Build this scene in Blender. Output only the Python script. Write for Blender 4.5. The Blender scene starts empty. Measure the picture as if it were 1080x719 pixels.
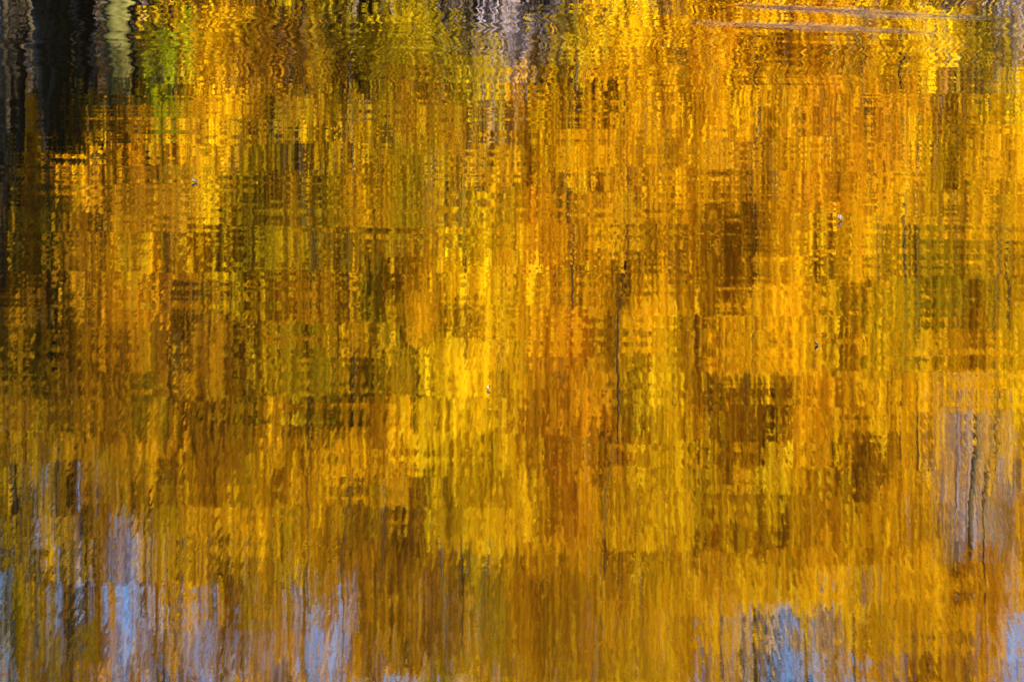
import bpy, math, random
import numpy as np
from mathutils import Vector
rad = math.radians
S = bpy.context.scene
C = S.collection

# ------------------------------------------------------------------ camera, sky, sun, exposure
CAM_H, PITCH, LENS = 8.5, 11.0, 144.0
cam_d = bpy.data.cameras.new('camera'); cam = bpy.data.objects.new('camera', cam_d); C.objects.link(cam)
cam.location = (0, 0, CAM_H); cam.rotation_euler = (rad(90 - PITCH), 0, 0)
cam_d.lens = LENS; cam_d.sensor_width = 36; cam_d.clip_start = 0.1; cam_d.clip_end = 3000
S.camera = cam

SUN_AZ, SUN_EL = 143.0, 31.0            # azimuth clockwise from +Y (the far bank): the sun stands to the right
sdir = Vector((math.sin(rad(SUN_AZ)) * math.cos(rad(SUN_EL)), math.cos(rad(SUN_AZ)) * math.cos(rad(SUN_EL)), math.sin(rad(SUN_EL))))
W = bpy.data.worlds.new('World'); S.world = W; W.use_nodes = True
nt = W.node_tree; bg = nt.nodes['Background']
sky = nt.nodes.new('ShaderNodeTexSky'); sky.sky_type = 'NISHITA'; sky.sun_disc = False
sky.sun_elevation = rad(SUN_EL); sky.sun_rotation = rad(SUN_AZ)
sky.air_density = 0.9; sky.dust_density = 0.05; sky.ozone_density = 6.0
nt.links.new(sky.outputs[0], bg.inputs[0]); bg.inputs[1].default_value = 0.085
sl = bpy.data.lights.new('sun', 'SUN'); sl.energy = 5.0; sl.angle = rad(0.5); sl.color = (1, 0.93, 0.82)
so = bpy.data.objects.new('sun', sl); C.objects.link(so); so.location = (60, 0, 60)
so.rotation_euler = sdir.to_track_quat('Z', 'Y').to_euler()
vs = S.view_settings
vs.view_transform = 'Standard'; vs.look = 'None'; vs.gamma = 1; vs.exposure = 3.08; vs.use_curve_mapping = False
S.cycles.max_bounces = 8; S.cycles.transmission_bounces = 4; S.cycles.diffuse_bounces = 3
S.cycles.caustics_reflective = False; S.cycles.caustics_refractive = False

import zlib
rng = np.random.default_rng(11)
def reseed(*key):
    global rng
    rng = np.random.default_rng(zlib.crc32(repr(key).encode()))
random.seed(11)

# ------------------------------------------------------------------ helpers
TX = 18.0 / LENS
def at(px, py, Y):
    """the point at distance Y whose mirror image in calm water is seen at photo pixel (px, py) of 1080 x 719"""
    u = (px / 1080 * 2 - 1) * TX; v = (1 - py / 719 * 2) * TX * 719 / 1080
    p = rad(PITCH)
    fy = math.cos(p) + v * math.sin(p); fz = -math.sin(p) + v * math.cos(p)
    t = Y / fy
    return Vector((u * t, Y, -(CAM_H + fz * t)))

def water_at(px, py):
    u = (px / 1080 * 2 - 1) * TX; v = (1 - py / 719 * 2) * TX * 719 / 1080
    p = rad(PITCH)
    d = Vector((u, math.cos(p) + v * math.sin(p), -math.sin(p) + v * math.cos(p)))
    return Vector((0, 0, CAM_H)) + d * (CAM_H / -d.z)

def mat(name):
    m = bpy.data.materials.new(name); m.use_nodes = True
    n = m.node_tree.nodes; b = n['Principled BSDF']
    return m, m.node_tree, b

def ramp(t, fac, stops):
    r = t.nodes.new('ShaderNodeValToRGB'); e = r.color_ramp.elements
    e[0].position, e[0].color = stops[0][0], (*stops[0][1], 1)
    e[1].position, e[1].color = stops[-1][0], (*stops[-1][1], 1)
    for p, c in stops[1:-1]:
        k = e.new(p); k.color = (*c, 1)
    t.links.new(fac, r.inputs[0]); return r.outputs[0]

def leaf_mat(name, cols, trans=0.5):
    m, t, b = mat(name)
    g = t.nodes.new('ShaderNodeNewGeometry')
    n = len(cols)
    at_ = t.nodes.new('ShaderNodeAttribute'); at_.attribute_name = 'ripeness'
    mf = t.nodes.new('ShaderNodeMix'); mf.inputs[0].default_value = .45
    t.links.new(at_.outputs['Fac'], mf.inputs[2]); t.links.new(g.outputs['Random Per Island'], mf.inputs[3])
    col = ramp(t, mf.outputs[0], [(i / (n - 1), c) for i, c in enumerate(cols)])
    t.links.new(col, b.inputs['Base Color']); b.inputs['Roughness'].default_value = 0.6
    b.inputs['Specular IOR Level'].default_value = 0.04
    tr = t.nodes.new('ShaderNodeBsdfTranslucent'); t.links.new(col, tr.inputs[0])
    mx = t.nodes.new('ShaderNodeMixShader'); mx.inputs[0].default_value = trans
    t.links.new(b.outputs[0], mx.inputs[1]); t.links.new(tr.outputs[0], mx.inputs[2])
    t.links.new(mx.outputs[0], t.nodes['Material Output'].inputs[0])
    return m

LEAF = {
 'gold':   leaf_mat('leaf_gold',   [(.20,.075,.0005), (.52,.255,.0008), (.80,.44,.001), (.90,.56,.002)]),
 'yellow': leaf_mat('leaf_yellow', [(.32,.17,.0006), (.66,.40,.001), (.88,.59,.002), (.92,.67,.006)]),
 'orange': leaf_mat('leaf_orange', [(.20,.065,.0006), (.50,.20,.001), (.74,.35,.0015), (.82,.46,.002)]),
 'rust':   leaf_mat('leaf_rust',   [(.06,.023,.001), (.18,.072,.001), (.36,.16,.0015), (.52,.26,.002)]),
 'olive':  leaf_mat('leaf_olive',  [(.07,.052,.0008), (.24,.165,.001), (.46,.30,.0015), (.64,.44,.003)]),
 'green':  leaf_mat('leaf_green',  [(.05,.06,.001), (.16,.19,.002), (.34,.36,.004), (.50,.48,.006)]),
}

def bark_mat(name, c1, c2, scale=6):
    m, t, b = mat(name)
    tc = t.nodes.new('ShaderNodeNewGeometry'); mp = t.nodes.new('ShaderNodeMapping')
    mp.inputs['Scale'].default_value = (1, 1, .35)
    no = t.nodes.new('ShaderNodeTexNoise'); no.inputs['Scale'].default_value = scale; no.inputs['Detail'].default_value = 4
    t.links.new(tc.outputs['Position'], mp.inputs[0]); t.links.new(mp.outputs[0], no.inputs[0])
    t.links.new(ramp(t, no.outputs[0], [(.38, c1), (.62, c2)]), b.inputs['Base Color'])
    b.inputs['Roughness'].default_value = .9; b.inputs['Specular IOR Level'].default_value = .08
    return m
BARK = {
 'dark': bark_mat('bark_dark', (.012,.008,.004), (.038,.027,.013)),
 'brown': bark_mat('bark_brown', (.03,.022,.012), (.08,.06,.035)),
 'pale': bark_mat('bark_pale', (.016,.014,.002), (.085,.075,.018), 3),
 'grey': bark_mat('bark_grey', (.12,.092,.10), (.25,.20,.215), 4),
}

def mesh_np(name, verts, quads, mats, midx=None, smooth=False):
    me = bpy.data.meshes.new(name)
    nv, nq = len(verts), len(quads)
    me.vertices.add(nv); me.vertices.foreach_set('co', np.ascontiguousarray(verts, dtype=np.float32).ravel())
    k = quads.shape[1]
    me.loops.add(nq * k); me.loops.foreach_set('vertex_index', np.ascontiguousarray(quads, dtype=np.int32).ravel())
    me.polygons.add(nq)
    me.polygons.foreach_set('loop_start', np.arange(0, nq * k, k, dtype=np.int32))
    for m in mats: me.materials.append(m)
    if midx is not None: me.polygons.foreach_set('material_index', np.asarray(midx, dtype=np.int32))
    if smooth: me.polygons.foreach_set('use_smooth', np.ones(nq, dtype=bool))
    me.update(calc_edges=True); me.validate()
    return me

def obj(name, me, parent=None, loc=None):
    o = bpy.data.objects.new(name, me); C.objects.link(o)
    if parent: o.parent = parent
    if loc is not None: o.location = loc
    return o

def root(name, loc, label, cat, group=None):
    o = bpy.data.objects.new(name, None); C.objects.link(o); o.location = loc
    o.empty_display_size = .3
    o['label'] = label; o['category'] = cat; o['kind'] = 'thing'
    if group: o['group'] = group
    return o

def tube(paths, sides=7):
    """paths: list of (points Nx3, radii N) -> verts, quads of tapered tubes"""
    V, Q = [], []; base = 0
    for pts, rr in paths:
        pts = np.asarray(pts, float); n = len(pts)
        tan = np.gradient(pts, axis=0); tan /= np.linalg.norm(tan, axis=1, keepdims=True) + 1e-9
        ref = np.array([0, 1., 0]) if abs(tan[0][1]) < .8 else np.array([1., 0, 0])
        a = np.cross(tan, ref); a /= np.linalg.norm(a, axis=1, keepdims=True) + 1e-9
        b = np.cross(tan, a)
        th = np.arange(sides) / sides * 2 * math.pi
        ring = a[:, None, :] * np.cos(th)[None, :, None] + b[:, None, :] * np.sin(th)[None, :, None]
        v = pts[:, None, :] + ring * np.asarray(rr)[:, None, None]
        V.append(v.reshape(-1, 3))
        for i in range(n - 1):
            for s in range(sides):
                s2 = (s + 1) % sides
                Q.append((base + i*sides + s, base + i*sides + s2, base + (i+1)*sides + s2, base + (i+1)*sides + s))
        base += n * sides
    return np.concatenate(V), np.array(Q)

def curve(p0, p1, n, wob, sag=0.0):
    t = np.linspace(0, 1, n)[:, None]
    p = np.asarray(p0) * (1 - t) + np.asarray(p1) * t
    w = np.cumsum(rng.normal(0, 1, (n, 3)), axis=0); w -= w[0] + (w[-1] - w[0]) * t
    p = p + w * wob
    p[:, 2] += sag * np.sin(t[:, 0] * math.pi)
    return p

def leaves(centres, radii, counts, size):
    """leaf rhombs on many small drooping sprays, gathered in irregular lobes; returns also each leaf's ripeness"""
    P = []; T = []
    for c, r, n in zip(centres, radii, counts):
        if n < 1: continue
        k = max(3, n // 16)                                    # drooping sprays of about sixteen leaves
        sub = rng.normal(0, .55, (k, 3)) * r + c
        wgt = rng.uniform(.2, 1, k) ** 1.5
        tone = np.clip(rng.normal(.52, .26, k) + .22 * rng.normal(), 0, 1)
        idx = rng.choice(k, n, p=wgt / wgt.sum())
        wide = rng.uniform(.08, .20, k)[idx][:, None]; tall = rng.uniform(.18, .50, k)[idx]
        o = rng.normal(0, 1, (n, 3)) * wide; o[:, 2] = rng.normal(0, 1, n) * tall
        P.append(sub[idx] + o); T.append(tone[idx])
    P = np.concatenate(P); T = np.concatenate(T); n = len(P)
    a = rng.normal(0, 1, (n, 3)); a[:, 2] = a[:, 2] * .7 - .5; a /= np.linalg.norm(a, axis=1, keepdims=True)
    b = rng.normal(0, 1, (n, 3)); b -= a * (a * b).sum(1, keepdims=True); b /= np.linalg.norm(b, axis=1, keepdims=True)
    L = size * rng.uniform(.55, 1.4, (n, 1)); w = L * rng.uniform(.55, .8, (n, 1))
    v = np.stack([P - a*L*.5, P + b*w*.5 - a*L*.05, P + a*L*.5, P - b*w*.5 - a*L*.05], 1).reshape(-1, 3)
    q = np.arange(n * 4).reshape(-1, 4)
    return v, q, T

# ------------------------------------------------------------------ ground (one sheet with the pond's basin) and water
SHORE = 87.0
def shore_y(x): return SHORE + 1.2 * np.sin(x * .11 + .6) + .5 * np.sin(x * .37) + .0009 * x * x
def hill(x, y):
    d = y - shore_y(x)
    bank = np.clip(d / 3.0, -1.2, 1) * .55
    up = np.clip((d - 14) / 90, 0, 1); up = up * up * (3 - 2 * up) * (13 + 3 * np.sin(x * .02 + 1))
    far = np.clip((d - 120) / 400, 0, 1) * 10
    return bank + up + far
def build_ground():
    xs = np.unique(np.concatenate([np.linspace(-900, -90, 28), np.linspace(-90, 90, 121), np.linspace(90, 900, 28)]))
    ys = np.unique(np.concatenate([np.linspace(-600, -12, 18), np.linspace(-12, 80, 40), np.linspace(80, 105, 51), np.linspace(105, 230, 60), np.linspace(230, 1200, 24)]))
    X, Y = np.meshgrid(xs, ys)
    Z = hill(X, Y)
    near = np.clip((22.0 - Y) / 20, 0, 1)                        # the bank the photographer stands on
    side = np.clip((np.abs(X) - 150) / 20, 0, 1)
    Z = np.maximum(Z, -.66 + np.maximum(near * 7.6, side * 1.6))
    Z += .06 * np.sin(X * 1.7 + Y * .9) * np.sin(Y * 1.3) * (Y > 88)
    V = np.stack([X, Y, Z], -1).reshape(-1, 3)
    nx, ny = len(xs), len(ys)
    i = np.arange(nx * (ny - 1)).reshape(ny - 1, nx)[:, :-1].ravel()
    Q = np.stack([i, i + 1, i + nx + 1, i + nx], 1)
    m, t, b = mat('leaf_litter')
    g = t.nodes.new('ShaderNodeNewGeometry')
    n1 = t.nodes.new('ShaderNodeTexNoise'); n1.inputs['Scale'].default_value = .35; n1.inputs['Detail'].default_value = 5
    n2 = t.nodes.new('ShaderNodeTexNoise'); n2.inputs['Scale'].default_value = 9; n2.inputs['Detail'].default_value = 3
    t.links.new(g.outputs['Position'], n1.inputs[0]); t.links.new(g.outputs['Position'], n2.inputs[0])
    c1 = ramp(t, n1.outputs[0], [(.35, (.10,.075,.07)), (.5, (.15,.115,.11)), (.66, (.17,.09,.03))])
    c2 = ramp(t, n2.outputs[0], [(.35, (.5,.5,.5)), (.65, (1.2,1.15,1.1))])
    mx = t.nodes.new('ShaderNodeMix'); mx.data_type = 'RGBA'; mx.blend_type = 'MULTIPLY'; mx.inputs[0].default_value = 1
    t.links.new(c1, mx.inputs[6]); t.links.new(c2, mx.inputs[7])
    t.links.new(mx.outputs[2], b.inputs['Base Color']); b.inputs['Roughness'].default_value = .95
    o = obj('ground', mesh_np('ground', V, Q, [m], smooth=True)); o['kind'] = 'structure'
build_ground()

def ground_z(x, y): return float(hill(np.array(x), np.array(y)))

def build_water():
    V = np.array([(-165, -1, 0), (165, -1, 0), (165, 112, 0), (-165, 112, 0)], float)
    m, t, b = mat('pond_water')
    b.inputs['Base Color'].default_value = (.0010, .0008, .0003, 1)
    b.inputs['Roughness'].default_value = 0.0; b.inputs['IOR'].default_value = 1.333
    g = t.nodes.new('ShaderNodeNewGeometry')
    def vec(op, a, bb=None, s=None):
        n = t.nodes.new('ShaderNodeVectorMath'); n.operation = op
        t.links.new(a, n.inputs[0])
        if bb is not None:
            if isinstance(bb, tuple): n.inputs[1].default_value = bb
            else: t.links.new(bb, n.inputs[1])
        if s is not None:
            if isinstance(s, (int, float)): n.inputs['Scale'].default_value = s
            else: t.links.new(s, n.inputs['Scale'])
        return n.outputs[0]
    pos = g.outputs['Position']
    total = None
    sp = t.nodes.new('ShaderNodeSeparateXYZ'); t.links.new(pos, sp.inputs[0])
    # ripple trains: (frequency across, frequency along view, detail, slope x, slope y)
    for k, (fx, fy, det, sx, sy, rot, reach) in enumerate(WAVES):
        mp = t.nodes.new('ShaderNodeMapping'); mp.inputs['Rotation'].default_value = (0, 0, rad(rot))
        mp.inputs['Location'].default_value = (13.7 * k, 5.1 * k, 3.3 * k)
        t.links.new(pos, mp.inputs[0])
        p = vec('MULTIPLY', mp.outputs[0], (fx, fy, 1))
        n = t.nodes.new('ShaderNodeTexNoise'); n.inputs['Scale'].default_value = 1; n.inputs['Detail'].default_value = det
        n.inputs['Roughness'].default_value = .55
        m2 = t.nodes.new('ShaderNodeMapping'); m2.inputs['Rotation'].default_value = (.5, .3, rad(37 + 11 * k))
        t.links.new(p, m2.inputs[0]); t.links.new(m2.outputs[0], n.inputs['Vector'])
        d = vec('SUBTRACT', n.outputs['Color'], (.5, .5, .5))
        d = vec('MULTIPLY', d, (sx, sy, 0))
        if reach:                                              # a ripple train that only runs from one distance on
            wr = t.nodes.new('ShaderNodeMapRange'); wr.interpolation_type = 'SMOOTHSTEP'
            wr.inputs[1].default_value = reach[0]; wr.inputs[2].default_value = reach[1]; wr.inputs[3].default_value = reach[2]; wr.inputs[4].default_value = 1
            t.links.new(sp.outputs[1], wr.inputs[0]); d = vec('SCALE', d, s=wr.outputs[0])
        total = d if total is None else vec('ADD', total, d)
    # calmer and rougher patches of water
    mp = t.nodes.new('ShaderNodeVectorMath'); mp.operation = 'MULTIPLY'; mp.inputs[1].default_value = (.12, .30, 1)
    t.links.new(pos, mp.inputs[0])
    n = t.nodes.new('ShaderNodeTexNoise'); n.inputs['Scale'].default_value = 1; n.inputs['Detail'].default_value = 2
    t.links.new(mp.outputs[0], n.inputs['Vector'])
    mr = t.nodes.new('ShaderNodeMapRange'); mr.inputs[1].default_value = .3; mr.inputs[2].default_value = .7
    mr.inputs[3].default_value = .55; mr.inputs[4].default_value = 1.4
    t.links.new(n.outputs[0], mr.inputs[0])
    total = vec('SCALE', total, s=mr.outputs[0])
    # two low wakes running nearly across the view at the far right
    for (xa, ya), (xb, yb), wdt, amp in WAKES:
        A, B = water_at(xa, ya), water_at(xb, yb)
        m_ = (B.y - A.y) / (B.x - A.x); L_ = B.x - A.x
        def mth(op, a, b_=None, c_=None):
            q = t.nodes.new('ShaderNodeMath'); q.operation = op
            for i_, z_ in enumerate((a, b_, c_)):
                if z_ is None: continue
                if isinstance(z_, (int, float)): q.inputs[i_].default_value = z_
                else: t.links.new(z_, q.inputs[i_])
            return q.outputs[0]
        dy = mth('SUBTRACT', sp.outputs[1], mth('MULTIPLY_ADD', sp.outputs[0], m_, A.y - m_ * A.x))
        dx = mth('DIVIDE', mth('SUBTRACT', sp.outputs[0], (A.x + B.x) / 2), L_ / 2)
        gx = mth('EXPONENT', mth('MULTIPLY', mth('POWER', mth('ABSOLUTE', dx), 4.0), -1.5))
        gy = mth('EXPONENT', mth('MULTIPLY', mth('POWER', mth('ABSOLUTE', mth('DIVIDE', dy, wdt)), 2.0), -1.0))
        cb = t.nodes.new('ShaderNodeCombineXYZ'); t.links.new(mth('MULTIPLY', mth('MULTIPLY', gx, gy), -amp), cb.inputs[1])
        total = vec('ADD', total, cb.outputs[0])
    nn = vec('NORMALIZE', vec('ADD', total, (0, 0, 1)))
    t.links.new(nn, b.inputs['Normal'])
    o = obj('pond_water', mesh_np('pond_water', V, np.array([[0, 1, 2, 3]]), [m])); o['kind'] = 'structure'
    o['label'] = 'rippled pond water mirroring the autumn trees'
WAKES = [((740, 4), (1062, 21), .30, .05), ((730, 24), (1000, 36), .26, .05)]
WAVES = [
    (.03, .12, 1, .001, .008, 3, None),
    (.25, .9, 1, .003, .012, -5, None),
    (40., 120., 0, .002, .012, -3, None),
    (.34, 2.3, 2, .006, .042, 2, (28, 56, .22)),       # the wind's own ripples, out towards the far bank
    (30., 2.0, 1, .002, .017, 1, None),                # cat's-paw ripples
    (.35, 1.3, 1, .09, .02, 4, (60, 74, 0.)),          # ripples running along the far bank
]
build_water()

# ------------------------------------------------------------------ trees
def tree(name, x, y, top, tr, bark, crown, label, group='autumn trees on the far bank', cat='tree', lean=0.0, size=.145):
    """crown: list of (dx, z, rx, rz, leaf count, leaf colour index list)"""
    gz = ground_z(x, y) - .1
    r = root(name, (x, y, gz), label, cat, group)
    n = 14
    tp = curve((0, 0, 0), (lean, rng.normal(0, .4), top - gz), n, .10)
    t = np.linspace(0, 1, n)
    rr = tr * (1 - t) ** .75 + .012; rr[0] *= 1.35
    paths = [(tp, rr)]
    cols = sorted({c[5] for c in crown})
    cent, rads, cnt, ci = [], [], [], []
    for dx, z, rx, rz, k, col in crown:
        zc = z - gz
        dy = rng.normal(-.45, rx * .6 + .4)
        c = np.array([dx, dy, zc])
        h = np.clip(zc - abs(dx) * .55 - .3, .8, (top - gz) * .95)    # where the limb leaves the trunk
        f = h / (top - gz)
        p0 = np.array([np.interp(f, t, tp[:, i]) for i in range(3)])
        r0 = min(max(.015, np.interp(f, t, rr) * .36), .09)
        cv = curve(p0, c, 7, .05 + .02 * abs(dx), sag=.06 * abs(dx))
        paths.append((cv, np.linspace(r0, .012, 7)))
        for _ in range(3 if k else 12):
            e = c + rng.normal(0, .6, 3) * np.array([rx, rx, rz])
            paths.append((curve(cv[4], e, 5, .04), np.linspace(r0 * .5 + .006, .006, 5)))
        cent.append(c); rads.append(np.array([rx, rx * .9, rz])); cnt.append(k); ci.append(cols.index(col))
    v, q = tube(paths)
    obj('trunk', mesh_np(name + '_trunk', v, q, [BARK[bark]], smooth=True), r)
    if any(cnt):
        Vs, Qs, Ms, Ts, b = [], [], [], [], 0
        for k in range(len(cols)):
            sel = [i for i in range(len(ci)) if ci[i] == k and cnt[i] > 0]
            if not sel: continue
            v, q, tn = leaves([cent[i] for i in sel], [rads[i] for i in sel], [cnt[i] for i in sel], size)
            Vs.append(v); Qs.append(q + b); Ts.append(tn); Ms.append(np.full(len(q), k)); b += len(v)
        me = mesh_np(name + '_crown', np.concatenate(Vs), np.concatenate(Qs), [LEAF[c] for c in cols], np.concatenate(Ms))
        me.attributes.new('ripeness', 'FLOAT', 'FACE').data.foreach_set('value', np.concatenate(Ts).astype(np.float32))
        obj('crown', me, r)
    return r

def crown_of(px, Y, y0, y1, hw, n, count, cols, flat=.7, rad_px=(10, 32), thin=.38):
    """lobes spread through a crown: from reflected row y0 to y1, half width hw pixels, colours weighted"""
    out = []; x0 = at(px, 300, Y).x
    names = [c for c, w in cols]; w = np.array([w for c, w in cols], float); w /= w.sum()
    n = int(n * 2.3)
    for i in range(n):
        f = (i + rng.uniform(-1, 2)) / n; f = min(max(f, 0), 1)
        py = y0 + (y1 - y0) * f
        wid = hw * (math.sin(math.pi * min(1, .12 + .80 * f)) ** .6) + 12
        qx = px + np.clip(rng.normal(0, .7), -1.4, 1.4) * wid
        p = at(qx, py, Y)
        u = rng.uniform(0, 1) ** 1.6
        r = (rad_px[0] + (rad_px[1] - rad_px[0]) * u) * Y / 92 / 45
        k = .75 * count / n * (1.15 - thin * f) * (.35 + 1.5 * u) * rng.uniform(.7, 1.3)
        out.append((p.x - x0, p.z, r, r * flat * rng.uniform(.6, 1.7), int(k), str(rng.choice(names, p=w))))
    m = 6                                                       # loose leaves between the lobes
    for i in range(m):
        f = (i + .5) / m; p = at(px + rng.uniform(-.3, .3) * hw, y0 + (y1 - y0) * f, Y)
        r = hw * .75 * Y / 92 / 45
        out.append((p.x - x0, p.z, r, max(r * .6, (y1 - y0) / m / 45 * .7), int(count * .6 / m * (1.1 - thin * f)), str(rng.choice(names, p=w))))
    return out

# name, px, Y, reflected row of tree top, trunk radius, bark, crown(y0,y1,half width), clumps, leaves, colours, label
G, Yl, O, R_, Ol, Gr = 'gold', 'yellow', 'orange', 'rust', 'olive', 'green'
FRONT = [
 ('dark_trunked_tree', 50, 61, 790, 0.46, 'dark', (185, 800, 70), 34, 3600, [('rust', 3), ('gold', 1), ('olive', 1)], 'thick black trunk at far left with rusty gold foliage above'),
 ('dark_trunked_tree', 18, 60, 800, 0.3, 'dark', (300, 800, 45), 26, 3200, [('olive', 3), ('rust', 2)], 'dark olive tree at the left edge behind the thick black trunk'),
 ('dark_trunked_tree', 92, 62, 780, 0.22, 'dark', (185, 800, 50), 18, 2300, [('rust', 3), ('orange', 1), ('olive', 1)], 'slender dark tree with orange foliage beside the thick black trunk'),
 ('sycamore_tree', 128, 58.0, 470, 0.31, 'pale', (130, 480, 55), 30, 6000, [('rust', 4), ('orange', 1), ('olive', 1)], 'pale barked tree whose right side shines in the sun'),
 ('leafy_sapling', 174, 59.2, 190, 0.07, 'brown', (10, 150, 20), 14, 650, [('green', 1), ('olive', 3)], 'small green leaved sapling beside the pale barked tree'),
 ('golden_tree', 205, 61, 660, 0.16, 'brown', (45, 280, 50), 28, 5000, [('gold', 4), ('yellow', 2), ('orange', 1)], 'narrow bright gold tree right of the green sapling'),
 ('golden_tree', 262, 64, 800, 0.2, 'brown', (110, 640, 60), 28, 7000, [('rust', 4), ('gold', 1), ('olive', 2)], 'dull gold tree with olive lower boughs, left of the green tree'),
 ('rusty_tree', 165, 61.5, 600, 0.2, 'brown', (230, 540, 75), 28, 8000, [('rust', 4), ('olive', 2), ('gold', 1)], 'rust brown tree behind the narrow bright gold one'),
 ('olive_tree', 345, 63, 600, 0.2, 'brown', (120, 560, 75), 26, 6000, [('olive', 4), ('gold', 1)], 'olive green tree left of centre'),
 ('olive_tree', 400, 66, 780, 0.22, 'brown', (170, 700, 70), 30, 8000, [('gold', 4), ('olive', 2)], 'tall olive and gold tree behind the olive green one'),
 ('golden_tree', 440, 61, 720, 0.17, 'brown', (120, 700, 60), 26, 6500, [('rust', 2), ('gold', 2), ('olive', 1)], 'gold tree with a dull olive base, left of the yellow column'),
 ('yellow_tree', 505, 59.7, 640, 0.18, 'brown', (230, 560, 42), 32, 9000, [('yellow', 5), ('gold', 1)], 'tall yellow tree with a narrow column of bright leaves at centre'),
 ('golden_tree', 570, 63, 800, 0.2, 'brown', (110, 770, 70), 38, 8500, [('gold', 4), ('orange', 2)], 'broad orange gold tree right of the yellow column'),
 ('golden_tree', 640, 61.5, 790, 0.18, 'brown', (60, 760, 70), 40, 8500, [('gold', 4), ('orange', 2), ('yellow', 1)], 'dense gold tree right of centre with an orange heart'),
 ('yellow_tree', 700, 60.5, 660, 0.16, 'brown', (20, 640, 50), 34, 7000, [('yellow', 3), ('gold', 3)], 'bright yellow tree with leaves down to the water, right of centre'),
 ('golden_tree', 760, 62.5, 740, 0.2, 'brown', (20, 660, 60), 34, 9000, [('gold', 4), ('yellow', 2), ('orange', 1)], 'broad gold tree reaching from waterside to its high top'),
 ('orange_tree', 835, 64, 700, 0.2, 'brown', (80, 640, 65), 30, 8000, [('gold', 4), ('orange', 2)], 'orange tree between two gold ones on the right'),
 ('golden_tree', 880, 61, 670, 0.17, 'brown', (100, 600, 60), 28, 7500, [('gold', 4), ('yellow', 2)], 'rounded gold tree left of the thin dark trunk'),
 ('dark_trunked_tree', 928, 60, 760, 0.12, 'dark', (280, 660, 60), 16, 6500, [('gold', 3), ('orange', 1), ('olive', 1)], 'thin straight dark trunk with high gold crown on the right'),
 ('golden_tree', 985, 62, 700, 0.18, 'brown', (110, 400, 60), 24, 7000, [('gold', 4), ('yellow', 2), ('olive', 1)], 'gold tree right of the thin dark trunk'),
 ('golden_tree', 1050, 61, 800, 0.2, 'brown', (40, 400, 55), 28, 9000, [('gold', 4), ('yellow', 2)], 'gold and olive tree at the right edge'),
 ('golden_tree', 985, 63.0, 800, 0.12, 'brown', (590, 790, 70), 22, 6500, [('gold', 4), ('orange', 1)], 'tall gold tree whose high crown shows above the grey bare ones'),
 ('golden_tree', 192, 65, 800, .10, 'dark', (440, 800, 55), 20, 1900, [(G,3),(R_,1)], 'tall thin crowned gold tree above the rust brown one'),
 ('golden_tree', 288, 65.5, 800, .10, 'dark', (520, 800, 60), 20, 2200, [(G,3),(O,1)], 'tall thin crowned gold tree above the dull gold one'),
 ('golden_tree', 428, 59.8, 560, .09, 'brown', (250, 500, 42), 22, 5600, [(G,3),(Ol,1)], 'young gold tree close to the water left of the yellow column'),
 ('rusty_tree', 222, 59.9, 600, .09, 'brown', (380, 560, 42), 20, 4200, [(R_,2),(G,1),(Ol,1)], 'young rust brown tree below the thin crowned gold one'),
 ('golden_tree', 752, 59.8, 470, .09, 'brown', (190, 380, 45), 20, 5200, [(G,4),(O,1)], 'young orange gold tree before the broad gold one'),
 ('golden_tree', 838, 59.7, 600, .09, 'brown', (380, 610, 45), 22, 5600, [(G,4),(Yl,1)], 'young gold tree with a high crown on the right'),
 ('golden_tree', 798, 60.8, 590, 0.09, 'brown', (330, 570, 62), 30, 6500, [('gold', 4), ('yellow', 2)], 'bright young gold tree nearest the water on the right'),
 ('rusty_tree', 110, 59.6, 560, 0.09, 'brown', (190, 480, 50), 20, 5200, [('rust', 3), ('olive', 1)], 'young rust brown tree before the slender dark one'),
 ('golden_tree', 868, 59.9, 600, .10, 'brown', (360, 590, 45), 20, 5000, [(G,4),(Yl,1)], 'young gold tree just left of the thin dark trunk'),
 ('golden_tree', 805, 60.2, 640, .12, 'brown', (190, 630, 60), 30, 8000, [(G,4),(Yl,2)], 'bright gold tree in front of the orange one on the right'),
 ('golden_tree', 592, 60.0, 600, .11, 'brown', (190, 560, 45), 26, 6500, [(G,4),(O,1)], 'slim gold tree standing before the broad orange gold one'),
 ('golden_tree', 312, 60.4, 600, 0.12, 'brown', (230, 580, 62), 26, 7000, [('rust', 3), ('gold', 2), ('olive', 2)], 'brownish gold tree standing left of the olive green tree'),
]
for (nm, px, Y, ty, tr, bk, (c0, c1, hw), ncl, cnt, cols, lab) in FRONT:
    reseed(lab); Y += 30; tr *= .7 if bk == 'brown' else 1; cnt = int(cnt * 2.3)
    p = at(px, 300, Y)
    tree(nm, p.x, Y, at(px, ty, Y).z, tr, bk, crown_of(px, Y, c0, c1, hw, ncl, cnt, cols), lab, lean=rng.normal(0, .4))

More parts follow.
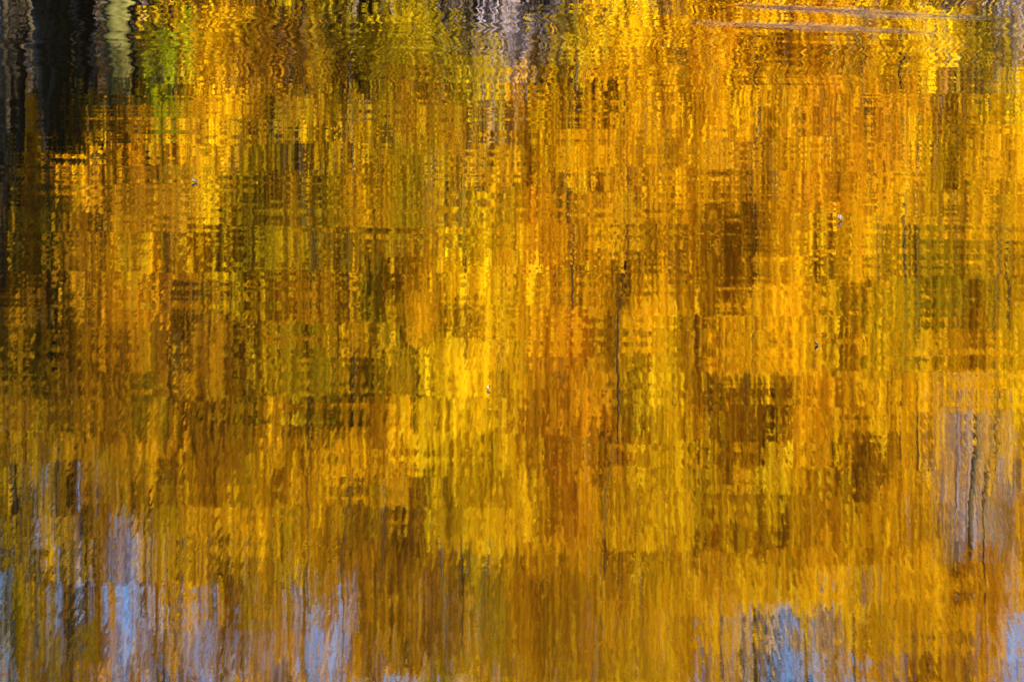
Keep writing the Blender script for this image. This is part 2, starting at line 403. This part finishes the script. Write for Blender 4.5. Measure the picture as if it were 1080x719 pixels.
# nearly leafless trees, a haze of grey twigs with a few last leaves
def bare_tree(px, Y, y0, y1, hw, bark, left, label):
    reseed(label); p = at(px, 300, Y); x0 = p.x; gz = ground_z(x0, Y) - .1; top = at(px, y1, Y).z - gz
    r = root('bare_tree', (x0, Y, gz), label, 'tree', 'nearly leafless trees among the gold ones')
    n = 14; tp = curve((0, 0, 0), (rng.normal(0, .3), rng.normal(0, .3), top), n, .09); t = np.linspace(0, 1, n)
    rr = .13 * (1 - t) ** .8 + .01
    trunk, twigs, ends = [(tp, rr)], [], []
    zlo = at(px, y0, Y).z - gz
    for i in range(36):
        h = rng.uniform(zlo * .8, top * .97); f = h / top
        b = np.array([np.interp(f, t, tp[:, q]) for q in range(3)])
        ln = hw * Y * .125 * 2 / 1080 * rng.uniform(.5, 1.2) * (1.15 - f * .6); a = rng.uniform(0, 2 * math.pi)
        e = b + np.array([math.cos(a) * ln, math.sin(a) * ln * .8, ln * rng.uniform(.5, 1.3)])
        c = curve(b, e, 8, .05, sag=.1 * ln); trunk.append((c, np.linspace(.03, .009, 8)))
        for k in range(14):
            j = rng.integers(2, 8)
            e2 = c[j] + np.array([rng.normal(0, .4), rng.normal(0, .4), rng.normal(.25, .4)])
            twigs.append((curve(c[j], e2, 4, .03), np.linspace(.012, .006, 4))); ends.append(e2)
    v, q = tube(trunk, 6); obj('trunk', mesh_np('bare_trunk', v, q, [BARK[bark]], smooth=True), r)
    v, q = tube(twigs, 3); tw_ = mesh_np('bare_twig', v, q, [BARK[bark]])
    obj('crown', tw_, r)
    sel = rng.choice(len(ends), 60)
    v, q, tn = leaves([ends[i] for i in sel], [np.array([.25, .25, .3])] * 60, [max(3, left // 60)] * 60, .14)
    me = mesh_np('last_leaves', v, q, [LEAF['orange'], LEAF['gold']], rng.integers(0, 2, len(q)))
    me.attributes.new('ripeness', 'FLOAT', 'FACE').data.foreach_set('value', tn.astype(np.float32)); obj('foliage', me, r)
for a in [(30, 95, 380, 790, 60, 'dark', 2300, 'nearly bare dark tree above the thick black trunk at the left'),
          (78, 97, 400, 770, 55, 'dark', 2300, 'twiggy dark tree with orange last leaves beside the thick black trunk'),
          (150, 96, 420, 800, 60, 'dark', 2300, 'tall twiggy tree behind the pale barked tree'),
          (225, 97, 460, 790, 60, 'dark', 2600, 'nearly bare dark tree behind the narrow bright gold one'),
          (310, 96, 460, 780, 65, 'dark', 3000, 'nearly bare dark tree left of the olive green tree'),
          (385, 98, 500, 790, 60, 'dark', 2400, 'twiggy dark tree above the tall olive and gold tree'),
          (785, 97, 560, 800, 60, 'dark', 900, 'twiggy dark tree behind the broad gold one on the right'),
          (845, 96, 560, 790, 60, 'dark', 1000, 'nearly bare dark tree behind the orange one on the right'),
          (905, 97, 540, 800, 60, 'dark', 1500, 'twiggy dark tree behind the thin dark trunk'),
          (985, 95, 340, 640, 70, 'grey', 1100, 'wide spreading grey bare tree at the right'),
          (1005, 96, 330, 640, 75, 'grey', 1200, 'dense twigged grey tree between the two other bare trees at the right'),
          (1030, 98, 340, 660, 70, 'grey', 1100, 'grey bare tree with mauve twigs nearest the right edge')]:
    bare_tree(*a)

# slender dark saplings standing in front of the gold crowns
def sapling(px, Y, top, tr):
    p = at(px, 300, Y); gz = ground_z(p.x, Y) - .1; h = at(px, top, Y).z - gz
    r = root('slender_sapling', (p.x, Y, gz), 'slender dark stemmed sapling with few leaves, standing among the gold trees', 'tree', 'slender dark saplings at the waterside')
    n = 16; tp = curve((0, 0, 0), (rng.normal(0, .35), rng.normal(0, .2), h), n, .07); t = np.linspace(0, 1, n)
    paths = [(tp, tr * (1 - t) ** .8 + .008)]; ends = []
    for i in range(14):
        f = rng.uniform(.25, .97); b = np.array([np.interp(f, t, tp[:, q]) for q in range(3)]); a = rng.uniform(0, 2 * math.pi)
        ln = rng.uniform(.3, .9) * (1.2 - f); e = b + np.array([math.cos(a) * ln, math.sin(a) * ln, ln * rng.uniform(.8, 2)])
        paths.append((curve(b, e, 6, .03), np.linspace(.022, .007, 6))); ends.append(e)
    v, q = tube(paths, 6); obj('trunk', mesh_np('sapling_trunk', v, q, [BARK['dark']], smooth=True), r)
    v, q, tn = leaves(ends, [np.array([.2, .2, .3])] * len(ends), [26] * len(ends), .13)
    me = mesh_np('sapling_leaves', v, q, [LEAF['rust'], LEAF['olive'], LEAF['gold']], rng.integers(0, 3, len(q)))
    me.attributes.new('ripeness', 'FLOAT', 'FACE').data.foreach_set('value', tn.astype(np.float32)); obj('crown', me, r)
for i in range(36):
    reseed('sapling', i)
    px = [12, 36, 62, 84, 140, 152, 168, 186, 240, 252, 278, 292, 322, 338, 352, 372, 392, 414, 452, 498, 528, 566, 606, 668, 690, 748, 792, 822, 864, 902, 942, 958, 1036, 1058, 1072, 1076][i]
    sapling(px + rng.uniform(-6, 6), rng.uniform(88.6, 90.2), rng.uniform(300, 700), rng.uniform(.028, .05) * (1.5 if px < 380 else 1))

# second row and hillside
def mid_row():
    for i in range(26):
        reseed('second row', i); px = -60 + i * 48 + rng.uniform(-18, 18); Y = rng.uniform(101, 114)
        pick = rng.choice(5, p=[.44, .18, .14, .14, .10])
        cols = [[(G,3),(O,1)], [(Yl,2),(G,2)], [(O,2),(G,1)], [(Ol,2),(G,1)], [(R_,2),(O,1)]][pick]
        lab = ['gold tree of the second row back from the water', 'yellow tree of the second row back from the water', 'orange tree of the second row back from the water',
               'olive tree of the second row back from the water', 'rust brown tree of the second row back from the water'][pick]
        nm = ['golden_tree', 'yellow_tree', 'orange_tree', 'olive_tree', 'rusty_tree'][pick]
        top = float(np.interp(px, [-60, 40, 120, 230, 330, 400, 470, 560, 680, 740, 820, 900, 960, 1080, 1200], [620, 450, 440, 640, 590, 630, 790, 850, 760, 760, 600, 610, 450, 640, 760])) + rng.uniform(-30, 30)
        p = at(px, 300, Y)
        tree(nm, p.x, Y, at(px, top, Y).z, .2, 'dark', crown_of(px, Y, rng.uniform(60, 160), top - 30, rng.uniform(40, 70), 28, 15000, cols), lab, lean=rng.normal(0, .5), size=.18,
             group=['gold', 'yellow', 'orange', 'olive', 'rust brown'][pick] + ' trees of the second row')
mid_row()

# young trees and undergrowth leaning over the water, leaves down to the bank
UNDER = [
 (222, -40, 170, 40, [('gold', 3), ('rust', 1)], 'gold leaved bush under the narrow bright gold tree'),
 (262, -30, 200, 45, [('olive', 3), ('rust', 1)], 'olive leaved bush left of the green tree'),
 (315, -40, 250, 45, [('olive', 3), ('rust', 1)], 'olive and gold bush at the foot of the olive tree'),
 (375, 20, 260, 45, [('olive', 3), ('rust', 1), ('gold', 1)], 'mossy olive bush right of the olive tree'),
 (430, -10, 250, 40, [('rust', 1), ('olive', 3)], 'gold and olive bush left of the grey twigs'),
 (485, 60, 260, 40, [('olive', 2), ('gold', 2)], 'low bush with olive and gold leaves among grey twigs'),
 (560, 90, 260, 45, [(G,3),(O,1)], 'gold bush between grey twiggy shrubs'),
 (610, 10, 230, 40, [(G,3),(Yl,1),(Ol,1)], 'gold bush with a few olive leaves right of centre'),
 (660, -40, 220, 42, [(G,3),(Yl,1)], 'tall gold bush beside the bright yellow tree'),
 (735, -50, 220, 42, [(G,3),(O,1)], 'orange gold bush right of the bright yellow tree'),
 (790, -50, 200, 42, [(G,2),(O,2)], 'orange leaved bush under the broad gold tree'),
 (850, -40, 220, 42, [('gold', 3), ('orange', 2)], 'dark gold bush left of the thin dark trunk'),
 (905, -40, 240, 40, [('gold', 3), ('orange', 1)], 'gold bush at the foot of the thin dark trunk'),
 (960, -30, 230, 42, [('yellow', 2), ('gold', 3)], 'yellow bush right of the thin dark trunk'),
 (1035, 20, 240, 42, [('gold', 3), ('olive', 1)], 'olive gold bush at the right edge'),
]
for px, y0, y1, hw, cols, lab in UNDER:
    reseed(lab); Y = rng.uniform(89.3, 90.6); p = at(px, 100, Y)
    tree('leafy_bush', p.x, Y, at(px, y1 + 20, Y).z, .05, 'brown', crown_of(px, Y, y0, y1, hw, 18, 6500, cols, rad_px=(10, 28), thin=.2), lab,
         group='leafy bushes along the far bank', cat='bush', lean=rng.normal(0, .3), size=.11)

# trees on the hillside behind: six kinds, copied
def hillside():
    kinds = [('golden_tree', [(G,3),(O,1)], 'far gold tree on the hillside'), ('orange_tree', [(O,2),(R_,1)], 'far orange tree on the hillside'),
             ('rusty_tree', [(R_,2),(Ol,1)], 'far rust brown tree on the hillside'), ('olive_tree', [(Ol,2),(G,1)], 'far olive tree on the hillside'),
             ('yellow_tree', [(Yl,2),(G,2)], 'far yellow tree on the hillside'), ('bare_tree', None, 'far bare grey tree on the hillside')]
    reseed('hillside'); protos = []
    spots = []
    for k in range(84):
        Y = 122 + 70 * ((k + rng.uniform(0, 1)) / 84) ** .8
        spots.append((rng.uniform(-1, 1) * (Y * .125 + 9), Y))
    for k, (x, Y) in enumerate(spots):
        i = k if k < 6 else int(rng.choice(6, p=[.28, .14, .16, .14, .10, .18]))
        nm, cols, lab = kinds[i]
        grp = lab.replace('tree', 'trees')
        if k < 6:
            gz = ground_z(x, Y); H = 10.
            cr = []
            for q in range(26):
                f = (q + rng.uniform(0, 1)) / 26
                wd = 3.2 * math.sin(math.pi * (.15 + .8 * f)) ** .7
                col = str(rng.choice([c for c, w in cols], p=np.array([w for c, w in cols]) / sum(w for c, w in cols))) if cols else 'rust'
                cr.append((rng.uniform(-1, 1) * wd, gz + 2.2 + f * (H - 2.4), rng.uniform(.7, 1.4), rng.uniform(.3, .6), 330 if cols else 0, col))
            r = tree(nm, x, Y, gz + H, .17, 'dark' if cols else 'grey', cr, lab, group=grp, size=.24)
            protos.append(r)
        else:
            src = protos[i]
            r = src.copy(); C.objects.link(r); r.location = (x, Y, ground_z(x, Y) - .1)
            r.rotation_euler = (0, 0, rng.uniform(-.5, .5)); sc = rng.uniform(.8, 1.25); r.scale = (sc, sc, sc)
            for ch in src.children:
                c = ch.copy(); C.objects.link(c); c.parent = r
hillside()

# ------------------------------------------------------------------ shoreline shrubs with bare grey twigs
def bare_shrub(px, Y, h, spread, n, bark, label):
    reseed(label); Y += 30; p = at(px, 100, Y); gz = ground_z(p.x, Y) - .05
    r = root('bare_shrub', (p.x, Y, gz), label, 'shrub', 'bare shrubs along the far bank')
    stems, twigs = [], []
    for i in range(n):
        e = np.array([rng.normal(0, spread), rng.normal(0, spread * .6), h * rng.uniform(.6, 1)])
        b = np.array([rng.normal(0, spread * .3), rng.normal(0, .2), 0])
        c = curve(b, e, 9, .05); stems.append((c, np.linspace(.022, .006, 9)))
        for k in range(7):
            j = rng.integers(2, 8)
            e2 = c[j] + np.array([rng.normal(0, .35), rng.normal(0, .35), rng.uniform(.2, .9)])
            twigs.append((curve(c[j], e2, 4, .03), np.linspace(.010, .004, 4)))
    v, q = tube(stems, 4); obj('stem', mesh_np('shrub_stem', v, q, [BARK[bark]]), r)
    v, q = tube(twigs, 3); obj('twig', mesh_np('shrub_twig', v, q, [BARK[bark]]), r)
for a in [(522, 59.3, 4.3, .45, 34, 'grey', 'grey bare shrub at the water left of centre'),
          (470, 60, 3.2, .9, 34, 'brown', 'brown bare shrub beside the grey one'),
          (600, 59.5, 2.6, .8, 34, 'grey', 'low grey bare shrub under the dense gold tree'),
          (1010, 60, 4.6, .9, 36, 'grey', 'tall grey bare shrub at the right'),
          (78, 64.5, 4.2, .7, 40, 'grey', 'grey bare shrub between the dark trunks at the left'),
          (5, 66, 4.2, .8, 40, 'grey', 'grey bare shrub at the left edge behind the dark trunks'),
          (1060, 59.5, 3.0, .7, 30, 'grey', 'low grey bare shrub at the right edge')]:
    bare_shrub(*a)

# ------------------------------------------------------------------ a few curled leaves afloat
def floating_leaf(px, py, length, height, rot, cols, label):
    p = water_at(px, py)
    r = root('floating_leaf', (p.x, p.y, 0.002), label, 'leaf', 'leaves afloat on the pond')
    nu, nv = 9, 7; V = []
    for i in range(nu):
        u = i / (nu - 1)
        wd = length * .36 * math.sin(math.pi * min(1, .06 + .94 * u)) ** .8 * (1 + .12 * math.sin(u * 17))
        for j in range(nv):
            v = j / (nv - 1) * 2 - 1
            V.append((wd * v, (u - .5) * length * .7, .003 + height * (.55 * v * v + u ** 2.2 * .6)))
    Q = [(i*nv+j, i*nv+j+1, (i+1)*nv+j+1, (i+1)*nv+j) for i in range(nu-1) for j in range(nv-1)]
    m, t, b = mat('afloat_leaf'); g = t.nodes.new('ShaderNodeTexNoise'); g.inputs['Scale'].default_value = 40
    tc = t.nodes.new('ShaderNodeTexCoord'); t.links.new(tc.outputs['Object'], g.inputs[0])
    t.links.new(ramp(t, g.outputs[0], [(.35, cols[0]), (.65, cols[1])]), b.inputs['Base Color']); b.inputs['Roughness'].default_value = .5
    me = mesh_np('leaf_blade', np.array(V), np.array(Q), [m], smooth=True); bl = obj('blade', me, r)
    sm = bl.modifiers.new('thickness', 'SOLIDIFY'); sm.thickness = .0015
    v, q = tube([(curve((0, -length * .33, .004), (0, -length * .65, .012), 6, .001), np.linspace(.002, .0012, 6))], 5)
    obj('stem', mesh_np('leaf_stem', v, q, [m], smooth=True), r)
    r.rotation_euler = (0, 0, rad(rot))
floating_leaf(886, 233, .09, .07, 25, ((.045,.03,.013), (.07,.052,.03)), 'pale curled leaf standing highest off the water, right of centre')
floating_leaf(205, 193, .10, .05, 70, ((.012,.008,.002), (.02,.014,.003)), 'yellowish leaf afloat near the left edge')
floating_leaf(515, 411, .05, .035, -20, ((.02,.011,.003), (.03,.018,.006)), 'tiny buff leaf afloat at the middle of the pond')
floating_leaf(861, 364, .06, .04, 120, ((.008,.006,.003), (.015,.011,.005)), 'small dark brown leaf afloat below the pale curled one')

# ------------------------------------------------------------------ two thin grey strips that paint the pale sheen of ripples
def sheen_strip(a, b, width, label):
    A, B = water_at(*a), water_at(*b); n = 60; V = []
    for i in range(n + 1):
        f = i / n; p = A.lerp(B, f)
        w = width * (.15 + math.sin(math.pi * min(1, .08 + .92 * f)) ** .7 * (.7 + .3 * math.sin(f * 23) * math.sin(f * 9 + 1)))
        y = p.y + .10 * math.sin(f * 6.3 + a[1]) + .04 * math.sin(f * 31)
        for q, zz in ((-1, .004), (-.4, .010), (.4, .010), (1, .004)): V.append((p.x - A.x, y + w * q - A.y, zz))
    Q = [(i*4+j, i*4+j+1, i*4+j+5, i*4+j+4) for i in range(n) for j in range(3)]
    m, t, bs = mat('ripple_sheen')
    bs.inputs['Base Color'].default_value = (.085, .07, .065, 1); bs.inputs['Roughness'].default_value = .8  # flat grey stands in for sky reflected off the ripples
    g = t.nodes.new('ShaderNodeNewGeometry'); mp = t.nodes.new('ShaderNodeMapping'); mp.inputs['Scale'].default_value = (3, 9, 1)
    no = t.nodes.new('ShaderNodeTexNoise'); no.inputs['Scale'].default_value = 1; no.inputs['Detail'].default_value = 4
    t.links.new(g.outputs['Position'], mp.inputs[0]); t.links.new(mp.outputs[0], no.inputs[0])
    mr = t.nodes.new('ShaderNodeMapRange'); mr.inputs[1].default_value = .36; mr.inputs[2].default_value = .62; mr.inputs[3].default_value = .06; mr.inputs[4].default_value = .20
    t.links.new(no.outputs[0], mr.inputs[0]); at_ = t.nodes.new('ShaderNodeAttribute'); at_.attribute_name = 'cover'
    mu = t.nodes.new('ShaderNodeMath'); mu.operation = 'MULTIPLY'
    t.links.new(mr.outputs[0], mu.inputs[0]); t.links.new(at_.outputs['Fac'], mu.inputs[1]); t.links.new(mu.outputs[0], bs.inputs['Alpha'])
    me = mesh_np('sheen_strip', np.array(V), np.array(Q), [m], smooth=True)
    cv = np.array([[0, c, c, 0] for c in [math.sin(math.pi * min(1, .02 + .96 * i / n)) ** .6 for i in range(n + 1)]], dtype=np.float32).ravel()
    me.attributes.new('cover', 'FLOAT', 'POINT').data.foreach_set('value', cv)
    o = obj('sheen_strip', me, loc=(A.x, A.y, 0))
    o['label'] = label; o['category'] = 'sheen'; o['kind'] = 'thing'; o['group'] = 'strips of painted ripple sheen on the pond'
sheen_strip((775, 7), (1062, 21), 1.1, 'longer grey strip painted as ripple sheen, farther out on the pond')
sheen_strip((728, 24), (992, 35), .9, 'shorter fainter grey strip painted as ripple sheen, nearer of the two')
